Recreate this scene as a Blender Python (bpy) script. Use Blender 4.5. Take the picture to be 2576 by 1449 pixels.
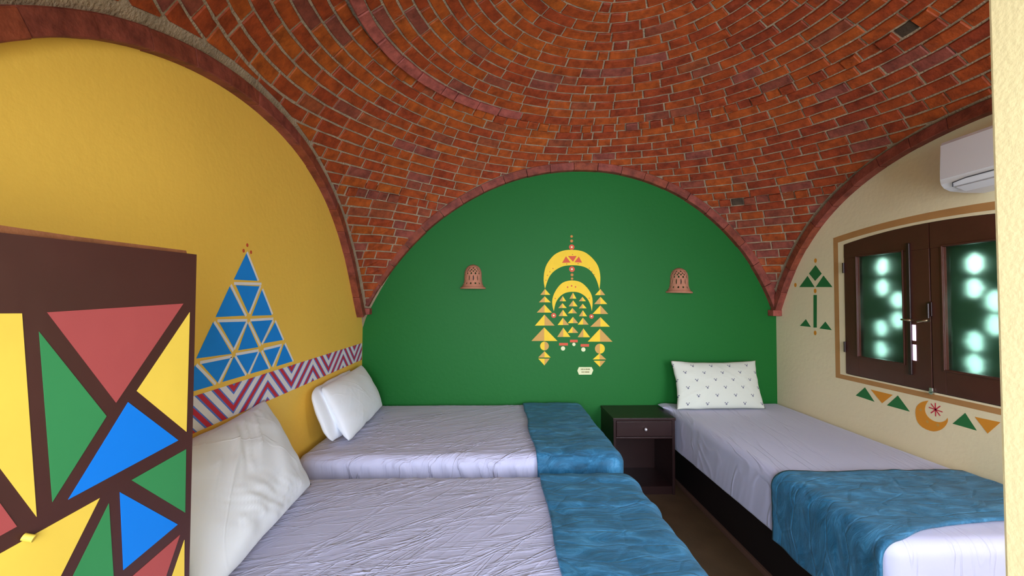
import bpy, bmesh, math, random
import numpy as np
from mathutils import Vector, Matrix, noise

for o in list(bpy.data.objects):
    bpy.data.objects.remove(o)
SC = bpy.context.scene
COL = SC.collection
random.seed(7)
W, L = 3.5, 3.2611            # room width (x) and depth (y)
ZC, R = .7093, 2.4582         # centre height and radius of the brick dome

# ---------------------------------------------------------------- camera
cam_d = bpy.data.cameras.new('camera'); cam = bpy.data.objects.new('camera', cam_d); COL.objects.link(cam)
cam_d.sensor_width = 36; cam_d.lens = 1051.975 / 2576 * 36; cam_d.clip_start = .02
CAM = Vector((1.1168, -.2471, 1.4478))
RT = Vector((.99942, -.03383, .00480)); FW = Vector((.03368, .99901, .02910)); UP = Vector((-.00578, -.02892, .99957))
cam.matrix_world = Matrix(((RT[0], UP[0], -FW[0], CAM[0]), (RT[1], UP[1], -FW[1], CAM[1]), (RT[2], UP[2], -FW[2], CAM[2]), (0, 0, 0, 1)))
SC.camera = cam

# ---------------------------------------------------------------- light and exposure
world = bpy.data.worlds.new('world'); SC.world = world; world.use_nodes = True
wn = world.node_tree.nodes; wl = world.node_tree.links
bg = wn['Background']; bg.inputs[1].default_value = 3.2
tc = wn.new('ShaderNodeTexCoord'); sep = wn.new('ShaderNodeSeparateXYZ'); rmp = wn.new('ShaderNodeValToRGB')
wl.new(tc.outputs['Generated'], sep.inputs[0]); wl.new(sep.outputs[2], rmp.inputs[0]); wl.new(rmp.outputs[0], bg.inputs[0])
e = rmp.color_ramp.elements
e[0].position = 0; e[0].color = (.42, .50, .55, 1)
e[1].position = .9; e[1].color = (.55, .72, 1.0, 1)
e2 = rmp.color_ramp.elements.new(.08); e2.color = (.86, .93, 1.0, 1)

def area(name, loc, target, sx, sy, power, color):
    d = bpy.data.lights.new(name, 'AREA'); d.shape = 'RECTANGLE'; d.size = sx; d.size_y = sy; d.energy = power; d.color = color
    o = bpy.data.objects.new(name, d); COL.objects.link(o); o.location = loc
    o.rotation_euler = (Vector(target) - Vector(loc)).to_track_quat('-Z', 'Y').to_euler()
    return o
# daylight that comes in through the open doorway behind the camera
area('doorway_daylight', (1.05, -1.75, 1.35), (1.4, 3.0, 1.2), 1.7, 1.9, 78, (.78, .85, 1.0))
# daylight through the window in the front wall, out of sight behind the partition on the right
area('front_window_daylight', (2.85, -.25, 1.55), (1.5, 3.2, 1.15), 1.1, 1.2, 38, (.80, .86, 1.0))

SC.view_settings.view_transform = 'Standard'; SC.view_settings.look = 'None'
SC.view_settings.gamma = 1; SC.view_settings.use_curve_mapping = False
SC.view_settings.exposure = 0.46

# ---------------------------------------------------------------- helpers
def lin(r, g, b):
    f = lambda v: (v / 255 / 12.92) if v / 255 <= .04045 else ((v / 255 + .055) / 1.055) ** 2.4
    return (f(r), f(g), f(b), 1)
def mat(name, col, rough=.7, bump=0, bscale=60, mottle=0, mscale=4, spec=.3, metal=0, sheen=0):
    m = bpy.data.materials.new(name); m.use_nodes = True
    n = m.node_tree.nodes; l = m.node_tree.links; p = n['Principled BSDF']
    p.inputs['Base Color'].default_value = col; p.inputs['Roughness'].default_value = rough
    p.inputs['Specular IOR Level'].default_value = spec; p.inputs['Metallic'].default_value = metal
    if sheen:
        p.inputs['Sheen Weight'].default_value = sheen; p.inputs['Sheen Roughness'].default_value = .4
    t = n.new('ShaderNodeTexCoord')
    if mottle:
        nz = n.new('ShaderNodeTexNoise'); nz.inputs['Scale'].default_value = mscale; nz.inputs['Detail'].default_value = 5
        l.new(t.outputs['Object'], nz.inputs['Vector'])
        mx = n.new('ShaderNodeMixRGB'); mx.blend_type = 'MULTIPLY'; mx.inputs[0].default_value = 1
        rp = n.new('ShaderNodeValToRGB'); a = 1 - mottle
        rp.color_ramp.elements[0].position = .3; rp.color_ramp.elements[1].position = .7
        rp.color_ramp.elements[0].color = (a, a, a, 1); rp.color_ramp.elements[1].color = (1, 1, 1, 1)
        l.new(nz.outputs['Fac'], rp.inputs[0]); mx.inputs[1].default_value = col
        l.new(rp.outputs[0], mx.inputs[2]); l.new(mx.outputs[0], p.inputs['Base Color'])
    if bump:
        nb = n.new('ShaderNodeTexNoise'); nb.inputs['Scale'].default_value = bscale; nb.inputs['Detail'].default_value = 4
        l.new(t.outputs['Object'], nb.inputs['Vector'])
        b = n.new('ShaderNodeBump'); b.inputs['Strength'].default_value = bump; b.inputs['Distance'].default_value = .01
        l.new(nb.outputs['Fac'], b.inputs['Height']); l.new(b.outputs[0], p.inputs['Normal'])
    return m
def link(name, me, m, parent=None, smooth=False):
    o = bpy.data.objects.new(name, me); COL.objects.link(o)
    if m is not None: me.materials.append(m)
    if parent is not None: o.parent = parent
    if smooth: me.shade_smooth()
    return o
def mesh(name, vs, fs, m, parent=None, smooth=False):
    me = bpy.data.meshes.new(name); me.from_pydata([tuple(v) for v in vs], [], fs); me.update()
    return link(name, me, m, parent, smooth)
def bm_obj(name, bm, m, parent=None, smooth=False):
    bmesh.ops.recalc_face_normals(bm, faces=bm.faces)
    me = bpy.data.meshes.new(name); bm.to_mesh(me); bm.free()
    return link(name, me, m, parent, smooth)
def bx(bm, x0, x1, y0, y1, z0, z1, bev=0):
    r = bmesh.ops.create_cube(bm, size=1)
    for v in r['verts']:
        v.co = Vector(((x0 + x1) / 2 + v.co.x * (x1 - x0), (y0 + y1) / 2 + v.co.y * (y1 - y0), (z0 + z1) / 2 + v.co.z * (z1 - z0)))
    if bev:
        es = list({e for v in r['verts'] for e in v.link_edges})
        bmesh.ops.bevel(bm, geom=es, offset=bev, segments=2, affect='EDGES', profile=.5)
def box(name, x0, x1, y0, y1, z0, z1, m, parent=None, bev=0):
    bm = bmesh.new(); bx(bm, x0, x1, y0, y1, z0, z1, bev); return bm_obj(name, bm, m, parent)
def prism(bm, pts, d):
    """pts: 3D outline, extruded by vector d (closed solid)"""
    d = Vector(d); a = [bm.verts.new(Vector(p)) for p in pts]; b = [bm.verts.new(Vector(p) + d) for p in pts]
    n = len(a); bm.faces.new(a); bm.faces.new(b[::-1])
    for i in range(n): bm.faces.new((a[i], b[i], b[(i + 1) % n], a[(i + 1) % n]))
def cyl(bm, p0, p1, r0, r1=None, seg=16):
    r1 = r0 if r1 is None else r1; p0 = Vector(p0); p1 = Vector(p1); d = (p1 - p0)
    M = Matrix.Translation((p0 + p1) / 2) @ d.to_track_quat('Z', 'Y').to_matrix().to_4x4()
    bmesh.ops.create_cone(bm, cap_ends=True, segments=seg, radius1=r0, radius2=r1, depth=d.length, matrix=M)
def empty(name, loc=(0, 0, 0)):
    o = bpy.data.objects.new(name, None); COL.objects.link(o); o.location = loc; o.empty_display_size = .1; return o
def tag(o, label=None, cat=None, group=None, kind=None):
    if label: o['label'] = label
    if cat: o['category'] = cat
    if group: o['group'] = group
    if kind: o['kind'] = kind
    return o
def thing(name, loc, label, cat, group=None):
    o = empty(name, loc); tag(o, label, cat, group); return o
def put(root):
    """parts were modelled in room coordinates: keep them where they are under a moved root"""
    for c in COL.objects:
        if c.parent == root and c.get('_p') is None:
            c.matrix_parent_inverse = Matrix.Translation(root.location).inverted(); c['_p'] = 1
def clip(poly, nrm, off):
    """keep the side with n.p >= off (works for tuples of any dimension)"""
    out = []
    for i in range(len(poly)):
        a = poly[i]; b = poly[(i + 1) % len(poly)]
        da = sum(p * q for p, q in zip(a, nrm)) - off; db = sum(p * q for p, q in zip(b, nrm)) - off
        if da >= 0: out.append(a)
        if (da >= 0) != (db >= 0):
            t = da / (da - db); out.append(tuple(p + (q - p) * t for p, q in zip(a, b)))
    return out

# ---------------------------------------------------------------- measured outlines (metres on each wall)
PYRAMID=[[(1.643,1.652),(1.557,1.529),(1.731,1.532)],[(1.532,1.5),(1.449,1.375),(1.639,1.374)],[(1.572,1.506),(1.756,1.507),(1.667,1.383)],[(1.771,1.494),(1.693,1.371),(1.861,1.368)],[(1.436,1.357),(1.348,1.226),(1.556,1.217)],[(1.471,1.354),(1.649,1.347),(1.57,1.237)],[(1.663,1.339),(1.599,1.226),(1.751,1.223)],[(1.684,1.351),(1.871,1.348),(1.775,1.238)],[(1.894,1.332),(1.794,1.236),(1.976,1.235)],[(1.345,1.203),(1.263,1.108),(1.446,1.107)],[(1.37,1.208),(1.556,1.206),(1.472,1.113)],[(1.571,1.203),(1.5,1.11),(1.658,1.109)],[(1.586,1.207),(1.752,1.206),(1.671,1.113)],[(1.764,1.201),(1.692,1.11),(1.844,1.108)],[(1.795,1.204),(1.959,1.208),(1.871,1.111)],[(1.986,1.213),(1.913,1.108),(2.088,1.109)]]
PYRAMID_LINES=[[(1.645,1.656),(1.739,1.533)],[(1.559,1.513),(1.764,1.519)],[(1.538,1.506),(1.65,1.372)],[(1.758,1.511),(1.675,1.381)],[(1.774,1.495),(1.867,1.373)],[(1.46,1.36),(1.658,1.353)],[(1.682,1.352),(1.875,1.35)],[(1.441,1.357),(1.565,1.227)],[(1.658,1.346),(1.57,1.234)],[(1.671,1.343),(1.767,1.228)],[(1.877,1.342),(1.779,1.233)],[(1.894,1.339),(1.98,1.235)],[(1.368,1.208),(1.556,1.206)],[(1.581,1.211),(1.752,1.208)],[(1.795,1.208),(1.962,1.211)],[(1.349,1.203),(1.459,1.11)],[(1.556,1.202),(1.476,1.11)],[(1.579,1.205),(1.66,1.11)],[(1.756,1.202),(1.677,1.111)],[(1.78,1.203),(1.851,1.107)],[(1.959,1.206),(1.878,1.112)],[(1.996,1.215),(2.088,1.109)]]
PYRAMID_DOTS=[(1.647,1.687),(1.621,1.659),(1.676,1.659)]
CHEV=[(1.556,1.034),(1.848,0.967),(2.094,0.953),(2.385,0.94),(2.585,0.954),(2.842,0.967),(3.058,0.994)]
RIGHT_TRI=[('g',[(2.807,1.722),(2.875,1.663),(2.814,1.603),(2.749,1.654)]),('g',[(2.89,1.646),(2.98,1.562),(2.82,1.557)]),('g',[(2.732,1.639),(2.652,1.552),(2.809,1.557)]),('g',[(2.833,1.498),(2.799,1.498),(2.805,1.254),(2.838,1.252)]),('g',[(2.915,1.312),(2.98,1.256),(2.864,1.255)]),('g',[(2.722,1.303),(2.779,1.249),(2.665,1.245)]),('g',[(1.821,0.885),(1.882,0.813),(1.771,0.811)]),('o',[(1.779,0.877),(1.671,0.881),(1.725,0.811)])]
RIGHT_DOTS=[(2.807,1.756),(3.023,1.58),(2.815,1.528),(2.822,1.213)]
RIGHT_TRI2=[('g',[(2.403,0.894),(2.475,0.825),(2.336,0.817)]),('o',[(2.362,0.889),(2.212,0.888),(2.284,0.82)]),('g',[(2.18,0.892),(2.252,0.816),(2.109,0.815)])]
CRESC=[(2.002,0.904),(2.04,0.887),(2.069,0.855),(2.077,0.815),(2.068,0.773),(2.04,0.747),(1.991,0.74),(1.95,0.756),(1.921,0.785),(1.905,0.817),(1.906,0.837),(1.917,0.819),(1.943,0.803),(1.978,0.8),(2.008,0.815),(2.022,0.842),(2.018,0.874)]
STAR=[(1.966,0.864)]
CRDOTS=[(2.047,0.842),(2.011,0.786),(1.956,0.784)]
B_DOTS=[(1.738,1.99,0.011),(1.738,1.951,0.013),(1.739,1.899,0.023),(1.741,1.712,0.024),(1.742,1.664,0.013),(1.742,1.632,0.011),(1.587,1.321,0.021),(1.907,1.314,0.019)]
B_BIG=[(1.513,1.546),(1.502,1.607),(1.506,1.681),(1.525,1.746),(1.562,1.802),(1.608,1.844),(1.673,1.87),(1.743,1.876),(1.813,1.869),(1.869,1.846),(1.926,1.795),(1.963,1.74),(1.98,1.675),(1.982,1.61),(1.974,1.54),(1.958,1.6),(1.935,1.651),(1.897,1.702),(1.851,1.73),(1.795,1.743),(1.739,1.745),(1.673,1.738),(1.618,1.714),(1.571,1.676),(1.539,1.625)]
B_SMALL=[(1.588,1.357),(1.576,1.404),(1.576,1.459),(1.595,1.515),(1.632,1.57),(1.674,1.603),(1.739,1.617),(1.804,1.607),(1.851,1.576),(1.893,1.525),(1.914,1.47),(1.916,1.414),(1.91,1.359),(1.897,1.414),(1.874,1.46),(1.841,1.493),(1.795,1.516),(1.739,1.521),(1.683,1.51),(1.637,1.478),(1.604,1.427)]
B_RED=[[(1.69,1.821),(1.657,1.765),(1.729,1.768)],[(1.706,1.823),(1.781,1.824),(1.75,1.775)],[(1.799,1.82),(1.762,1.771),(1.827,1.768)]]
B_SPECK=[(1.58,1.716),(1.554,1.688),(1.534,1.658),(1.521,1.616),(1.697,1.756),(1.746,1.836),(1.793,1.759),(1.888,1.722),(1.911,1.695),(1.93,1.667),(1.599,1.464),(1.888,1.468),(1.704,1.56),(1.738,1.571),(1.771,1.562)]
B_PYR=[[(1.513,1.544),(1.474,1.494),(1.513,1.494),(1.558,1.494),'l'],[(1.511,1.482),(1.462,1.431),(1.511,1.431),(1.562,1.431),'l'],[(1.509,1.412),(1.444,1.345),(1.509,1.345),(1.572,1.345),'l'],[(1.509,1.328),(1.429,1.235),(1.509,1.236),(1.595,1.236),'r'],[(1.507,1.221),(1.4,1.107),(1.508,1.107),(1.619,1.107),'l'],[(1.983,1.546),(1.937,1.494),(1.983,1.494),(2.024,1.495),'r'],[(1.983,1.48),(1.93,1.418),(1.983,1.418),(2.041,1.419),'l'],[(1.983,1.407),(1.916,1.335),(1.983,1.335),(2.049,1.335),'r'],[(1.983,1.308),(1.897,1.227),(1.983,1.228),(2.063,1.228),'l'],[(1.979,1.211),(1.875,1.102),(1.979,1.102),(2.085,1.102),'r'],[(1.75,1.515),(1.72,1.462),(1.75,1.463),(1.779,1.463),'l'],[(1.751,1.449),(1.713,1.398),(1.751,1.398),(1.79,1.398),'l'],[(1.746,1.384),(1.706,1.339),(1.746,1.34),(1.785,1.34),'r'],[(1.75,1.31),(1.706,1.256),(1.75,1.257),(1.795,1.257),'r'],[(1.746,1.229),(1.705,1.175),(1.746,1.175),(1.795,1.176),'r'],[(1.663,1.485),(1.635,1.441),(1.663,1.441),(1.692,1.441),'l'],[(1.661,1.425),(1.626,1.383),(1.661,1.384),(1.697,1.384),'l'],[(1.665,1.37),(1.628,1.316),(1.665,1.316),(1.704,1.316),'l'],[(1.665,1.302),(1.62,1.241),(1.665,1.241),(1.716,1.241),'r'],[(1.668,1.219),(1.617,1.141),(1.668,1.141),(1.728,1.141),'l'],[(1.83,1.479),(1.8,1.442),(1.83,1.442),(1.86,1.442),'l'],[(1.832,1.421),(1.8,1.381),(1.832,1.382),(1.866,1.382),'l'],[(1.834,1.366),(1.8,1.315),(1.834,1.315),(1.869,1.315),'l'],[(1.835,1.303),(1.79,1.245),(1.835,1.245),(1.883,1.245),'r'],[(1.838,1.213),(1.79,1.139),(1.838,1.139),(1.895,1.139),'l'],[(1.51,1.022),(1.458,0.969),(1.51,0.969),(1.562,0.969),'l'],[(1.975,1.004),(1.917,0.953),(1.975,0.953),(2.032,0.953),'r'],[(1.51,0.903),(1.458,0.96),(1.51,0.96),(1.554,0.96),'r'],[(1.978,0.89),(1.925,0.942),(1.978,0.942),(2.025,0.942),'r']]
B_DISC=[(1.51,1.065,0.0365,'r'),(1.978,1.043,0.042,'l')]
B_BARS=[[(1.725,1.118),(1.79,1.096)],[(1.633,1.091),(1.707,1.069)],[(1.815,1.082),(1.886,1.06)]]
B_BALLS=[(1.758,1.079,0.014),(1.666,1.045,0.018),(1.838,1.036,0.018)]
PLAQUE=[(1.786,0.86),(1.799,0.89),(1.907,0.89),(1.92,0.864),(1.904,0.827),(1.799,0.827)]
DOOR_TRI=[('r',[(0.553,1.422),(0.799,1.436),(0.666,1.234)]),('y',[(0.815,1.415),(0.704,1.25),(0.815,1.13)]),('g',[(0.543,1.388),(0.65,1.211),(0.57,1.078)]),('y',[(0.43,1.423),(0.52,1.421),(0.549,1.062),(0.433,1.31)]),('b',[(0.688,1.23),(0.796,1.116),(0.593,1.072)]),('g',[(0.815,1.089),(0.699,1.064),(0.817,0.939)]),('b',[(0.678,1.048),(0.8,0.92),(0.689,0.884)]),('y',[(0.643,1.052),(0.442,1.011),(0.445,0.907),(0.535,0.834)]),('g',[(0.659,1.034),(0.552,0.821),(0.685,0.714)]),('r',[(0.806,0.893),(0.694,0.856),(0.763,0.781)]),('y',[(0.817,0.875),(0.82,0.742),(0.776,0.772)]),('r',[(0.435,1.26),(0.524,1.058),(0.441,1.038)])]
DOOR_MISC=[(0.829,1.556),(0.49,1.556),(0.49,1.569),(0.815,1.556),(0.815,1.562),(0.536,1.038),(0.838,0.778)]

# ---------------------------------------------------------------- materials
M_yellow = mat('yellow_wall_paint', lin(255, 206, 88), .55, .15, 30, .06, 1.5)
M_green = mat('green_wall_paint', lin(13, 104, 34), .6, .12, 30, .06, 1.2)
M_cream = mat('cream_wall_paint', lin(240, 224, 186), .7, .15, 30, .05, 2)
M_jamb = mat('pale_plaster', lin(240, 218, 160), .8, .12, 110, .03, 20)
M_floor = mat('brown_floor', lin(96, 74, 52), .45, .1, 40, .25, 8)
M_mortar = mat('grey_mortar', lin(176, 152, 124), .95, .8, 90, .35, 12)
M_outer = mat('outer_plaster', lin(190, 170, 140), .9, .3, 30)
M_dark = mat('dark_brown_wood', lin(82, 42, 32), .38, .12, 20, .2, 5, .5)
M_door = mat('door_brown_paint', lin(62, 28, 23), .4, .08, 20, .2, 5, .5)
M_ns = mat('wenge_wood', lin(44, 21, 19), .35, .08, 20, .2, 5, .5)
M_base = mat('black_brown_board', lin(26, 20, 20), .5)
M_white = mat('white_paint', lin(238, 234, 236), .6)
M_blue = mat('blue_paint', lin(30, 146, 245), .55, 0, 0, .08, 6)
M_dblue = mat('bright_blue_paint', lin(0, 108, 198), .5, 0, 0, .05, 6)
M_red = mat('red_paint', lin(205, 50, 70), .6)
M_lblue = mat('mid_blue_paint', lin(92, 128, 215), .6)
M_rpaint = mat('brick_red_paint', lin(152, 66, 64), .5, .05, 30, .06, 6)
M_dgreen = mat('door_green_paint', lin(46, 120, 68), .5, .05, 30, .08, 6)
M_dyel = mat('door_yellow_paint', lin(214, 180, 68), .5, .05, 30, .08, 6)
M_tgreen = mat('motif_green_paint', lin(44, 116, 62), .6)
M_torange = mat('motif_orange_paint', lin(224, 146, 44), .6)
M_tan = mat('tan_painted_border', lin(190, 138, 84), .6, 0, 0, .15, 9)
M_myel = mat('mural_yellow_paint', lin(246, 204, 44), .6, 0, 0, .06, 20)
M_mtan = mat('mural_ochre_paint', lin(206, 156, 78), .6)
M_mred = mat('mural_red_paint', lin(214, 88, 56), .6)
M_mbrown = mat('mural_brown_paint', lin(190, 120, 50), .6)
M_terra = mat('terracotta', lin(188, 128, 100), .8, .3, 120, .15, 30)
M_plas = mat('white_plastic', lin(216, 212, 216), .35, 0, 0, 0, 0, .5)
M_slit = mat('dark_slit', lin(60, 60, 66), .6)
M_metal = mat('brushed_metal', (.75, .72, .68, 1), .3, 0, 0, 0, 0, .5, 1)
M_brass = mat('dull_brass', (.55, .45, .28, 1), .4, 0, 0, 0, 0, .5, 1)
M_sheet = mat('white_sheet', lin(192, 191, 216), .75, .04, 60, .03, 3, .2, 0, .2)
M_pill = mat('white_pillowcase', lin(244, 248, 255), .75, .04, 60, .03, 3, .2, 0, .2)
M_ivory = mat('ivory_plaque', lin(226, 226, 176), .5)
M_mark = mat('plaque_lettering', lin(150, 140, 90), .6)

def brick_material():
    m = bpy.data.materials.new('brick'); m.use_nodes = True
    n = m.node_tree.nodes; l = m.node_tree.links; p = n['Principled BSDF']
    a = n.new('ShaderNodeAttribute'); a.attribute_name = 'tint'
    rp = n.new('ShaderNodeValToRGB'); cr = rp.color_ramp
    st = [(0, lin(84, 68, 56)), (.04, lin(146, 58, 34)), (.3, lin(164, 68, 32)), (.55, lin(178, 82, 30)), (.75, lin(184, 92, 30)), (.86, lin(142, 72, 58)), (.97, lin(182, 96, 88))]
    cr.elements[0].position, cr.elements[0].color = st[0]; cr.elements[1].position, cr.elements[1].color = st[-1]
    for q, c in st[1:-1]:
        x = cr.elements.new(q); x.color = c
    l.new(a.outputs['Fac'], rp.inputs[0])
    t = n.new('ShaderNodeTexCoord')
    nz = n.new('ShaderNodeTexNoise'); nz.inputs['Scale'].default_value = 16; nz.inputs['Detail'].default_value = 6; nz.inputs['Roughness'].default_value = .65
    l.new(t.outputs['Object'], nz.inputs['Vector'])
    r2 = n.new('ShaderNodeValToRGB'); r2.color_ramp.elements[0].position = .3; r2.color_ramp.elements[1].position = .72
    r2.color_ramp.elements[0].color = (.44, .38, .36, 1); r2.color_ramp.elements[1].color = (1.15, 1.12, 1.0, 1)
    l.new(nz.outputs['Fac'], r2.inputs[0])
    mx = n.new('ShaderNodeMixRGB'); mx.blend_type = 'MULTIPLY'; mx.inputs[0].default_value = 1
    l.new(rp.outputs[0], mx.inputs[1]); l.new(r2.outputs[0], mx.inputs[2])
    # thin pale lime smears
    n3 = n.new('ShaderNodeTexNoise'); n3.inputs['Scale'].default_value = 5; n3.inputs['Detail'].default_value = 8; n3.inputs['Roughness'].default_value = .8
    l.new(t.outputs['Object'], n3.inputs['Vector'])
    r3 = n.new('ShaderNodeValToRGB'); r3.color_ramp.elements[0].position = .6; r3.color_ramp.elements[1].position = .8
    r3.color_ramp.elements[0].color = (0, 0, 0, 1); r3.color_ramp.elements[1].color = (.6, .6, .6, 1)
    l.new(n3.outputs['Fac'], r3.inputs[0])
    m3 = n.new('ShaderNodeMixRGB'); l.new(r3.outputs[0], m3.inputs[0]); l.new(mx.outputs[0], m3.inputs[1]); m3.inputs[2].default_value = lin(176, 110, 92)
    l.new(m3.outputs[0], p.inputs['Base Color'])
    p.inputs['Roughness'].default_value = .62; p.inputs['Specular IOR Level'].default_value = .35
    b = n.new('ShaderNodeBump'); b.inputs['Strength'].default_value = .5; b.inputs['Distance'].default_value = .006
    nb = n.new('ShaderNodeTexNoise'); nb.inputs['Scale'].default_value = 70; nb.inputs['Detail'].default_value = 5
    l.new(t.outputs['Object'], nb.inputs['Vector']); l.new(nb.outputs['Fac'], b.inputs['Height']); l.new(b.outputs[0], p.inputs['Normal'])
    return m
M_brick = brick_material()

# ---------------------------------------------------------------- vault geometry
CB = [0.0126, 0.0172, -0.0731, -0.0289, 0.0828, 1.8355]          # radius of each wall arch about (mid, ZC) against its angle
CL = [0.139, 0.0, -0.2661, 0.0, 0.0946, 0.0, 1.6024]
CR = [0.1042, 0.0, -0.2773, 0.0, 0.2218, 0.0, 1.6478]
def arc_r(co, phi):
    phi = max(-1.22, min(1.22, phi)); r = 0
    for c in co: r = r * phi + c
    return r
RB = math.sqrt(R * R - (L / 2) ** 2); RS = math.sqrt(R * R - (W / 2) ** 2)
def warp(p):
    """bend the sphere near each wall so that it meets that wall's arch"""
    x, y, z = p; ws = []
    for co, d, u, rs in ((CB, L - y, x - W / 2, RB), (CL, x, y - L / 2, RS), (CR, W - x, y - L / 2, RS)):
        w = math.exp(-max(d, 0) / .30); phi = math.atan2(u, z - ZC)
        ws.append((w, arc_r(co, phi) + .03 - rs, phi))
    s = max(1, sum(w for w, _, _ in ws)); dx = dy = dz = 0
    for i, (w, de, phi) in enumerate(ws):
        w /= s
        if i == 0: dx += w * de * math.sin(phi)
        else: dy += w * de * math.sin(phi)
        dz += w * de * math.cos(phi)
    return (x + dx, y + dy, z + dz)
TH0 = .560                                                        # polar angle of the ledge ring
DTH = .068 / R
K_STEP = 12                                                       # course of the second offset, below the ring
def rec(th, az):
    """how far (m) the masonry is set back from the sphere; az = 0 towards +y, -90 deg towards the left wall"""
    if th <= TH0: return 0
    leftness = max(0, -math.sin(az + .15)); r = .006 + .040 * leftness
    rh = R * math.sin(th); d = min(W / 2 - abs(rh * math.sin(az)), L / 2 - abs(rh * math.cos(az)))
    if th > TH0 + K_STEP * DTH: r += .014
    return r * max(0, 1 - math.exp(-max(d, 0) / .12))
def sph(th, az, off=0):
    rr = R + rec(th, az) + off
    return warp((W / 2 + rr * math.sin(th) * math.sin(az), L / 2 + rr * math.sin(th) * math.cos(az), ZC + rr * math.cos(th)))

ceiling_v, ceiling_f = [], []
NX, NY = 150, 140
for j in range(NY + 1):
    for i in range(NX + 1):
        x = -.05 + (W + .10) * i / NX; y = -.08 + (L + .13) * j / NY
        dx, dy = x - W / 2, y - L / 2; rh = min(math.hypot(dx, dy), R * .985); az = math.atan2(dx, dy)
        th = math.asin(min(.985, rh / R)); rr = R + rec(th, az) + .0075
        z = ZC + math.sqrt(max(rr * rr - rh * rh, .01)); q = warp((x, y, z))
        ceiling_v.append(q)
for j in range(NY):
    for i in range(NX):
        a = j * (NX + 1) + i; ceiling_f.append((a, a + NX + 1, a + NX + 2, a + 1))
ceiling = mesh('ceiling', ceiling_v, ceiling_f, M_mortar, smooth=True); tag(ceiling, kind='structure')

def project(p):
    d = Vector(p) - CAM; f = d.dot(FW)
    if f < .05: return None
    return (1288 + 1051.975 * d.dot(RT) / f, 724.5 - 1051.975 * d.dot(UP) / f)
def shape_area(pl):
    pr = [project(p) for p in pl]
    if any(q is None for q in pr): return 0
    cx = sum(q[0] for q in pr) / len(pr); cy = sum(q[1] for q in pr) / len(pr)
    if not (-20 < cx < 2500 and -20 < cy < 800): return 0
    return abs(sum(pr[i][0] * pr[(i + 1) % len(pr)][1] - pr[(i + 1) % len(pr)][0] * pr[i][1] for i in range(len(pr)))) / 2
rnd = random.Random(3)
bricks = []                     # (area, verts, faces, tint)
def add_brick(outline, cen, proud, tint, depth=.03):
    """outline: clipped 3D polygon on the vault; cen: vault centre, gives the outward direction"""
    n = len(outline)
    if n < 3: return
    c = [sum(p[k] for p in outline) / n for k in range(3)]
    o = Vector((c[0] - cen[0], c[1] - cen[1], c[2] - cen[2])).normalized()
    C_ = Vector(c); P = [Vector(p) for p in outline]
    if max((p - C_).length for p in P) < .018: return
    tilt = Vector((rnd.uniform(-1, 1), rnd.uniform(-1, 1), rnd.uniform(-1, 1))) * .02
    face, mid, back = [], [], []
    for p in P:
        d = p - C_; k = max(.1, 1 - .0045 / max(d.length, .01))
        face.append(C_ + d * k - o * (proud + d.dot(tilt))); mid.append(p - o * (proud - .004 + d.dot(tilt))); back.append(p + o * depth)
    vs = face + mid + back; fs = [tuple(range(n))]
    for r in range(2):
        for i in range(n): fs.append((r * n + i, r * n + (i + 1) % n, (r + 1) * n + (i + 1) % n, (r + 1) * n + i))
    bricks.append((shape_area(P), vs, fs, tint))
VC = (W / 2, L / 2, ZC)
J = .0052
for k in range(-19, 31):
    ta = TH0 + k * DTH; tb = ta + DTH
    if ta < .03: continue
    tm = (ta + tb) / 2; circ = R * math.sin(tm)
    header = k in (0, K_STEP)
    a = rnd.uniform(0, .2)
    end = a + 2 * math.pi
    while a < end - .02:
        ln = rnd.uniform(.08, .095) if header else (rnd.uniform(.09, .12) if rnd.random() < .13 else rnd.uniform(.17, .215))
        da = min(ln / circ, end - a)
        if end - a - da < .05 / circ: da = end - a
        am = a + da / 2
        x = W / 2 + circ * math.sin(am); y = L / 2 + circ * math.cos(am)
        if -.1 < x < W + .1 and -.1 < y < L + .1:
            ja = J / circ; jt = J / R; pts = []
            jit = [rnd.uniform(-.0018, .0018) for _ in range(8)]
            N = 3
            for i in range(N + 1): pts.append(sph(ta + jt + jit[i % 8] / R, a + ja + (da - 2 * ja) * i / N + (jit[4] / circ if i == 0 else 0)))
            for i in range(N, -1, -1): pts.append(sph(tb - jt + jit[(i + 4) % 8] / R, a + ja + (da - 2 * ja) * i / N + (jit[5] / circ if i == 0 else 0)))
            pts = clip(pts, (1, 0, 0), .043); pts = clip(pts, (-1, 0, 0), -(W - .043)) if pts else pts
            pts = clip(pts, (0, -1, 0), -(L - .043)) if pts else pts
            pts = clip(pts, (0, 1, 0), .01) if pts else pts
            if len(pts) >= 3:
                u = rnd.random(); low = (tm > TH0 + K_STEP * DTH); azn = (am + math.pi) % (2 * math.pi) - math.pi
                if u < .02 and ln < .13: tint = 0
                elif u < .10 + (.35 if low else 0): tint = rnd.uniform(.80, .90)
                else: tint = rnd.uniform(.08, .60) + (.15 if azn < -.2 else 0)
                proud = rnd.uniform(-.001, .0035)
                if header: proud += rnd.uniform(-.003, .002) + (.011 if len(bricks) % 2 else 0)
                if k == -1 and azn < -.35 and azn > -2.2: tint = .97; proud += .016 * min(1, (-azn - .35) / .5)
                add_brick(pts, VC, proud, tint)
        a += da
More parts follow.
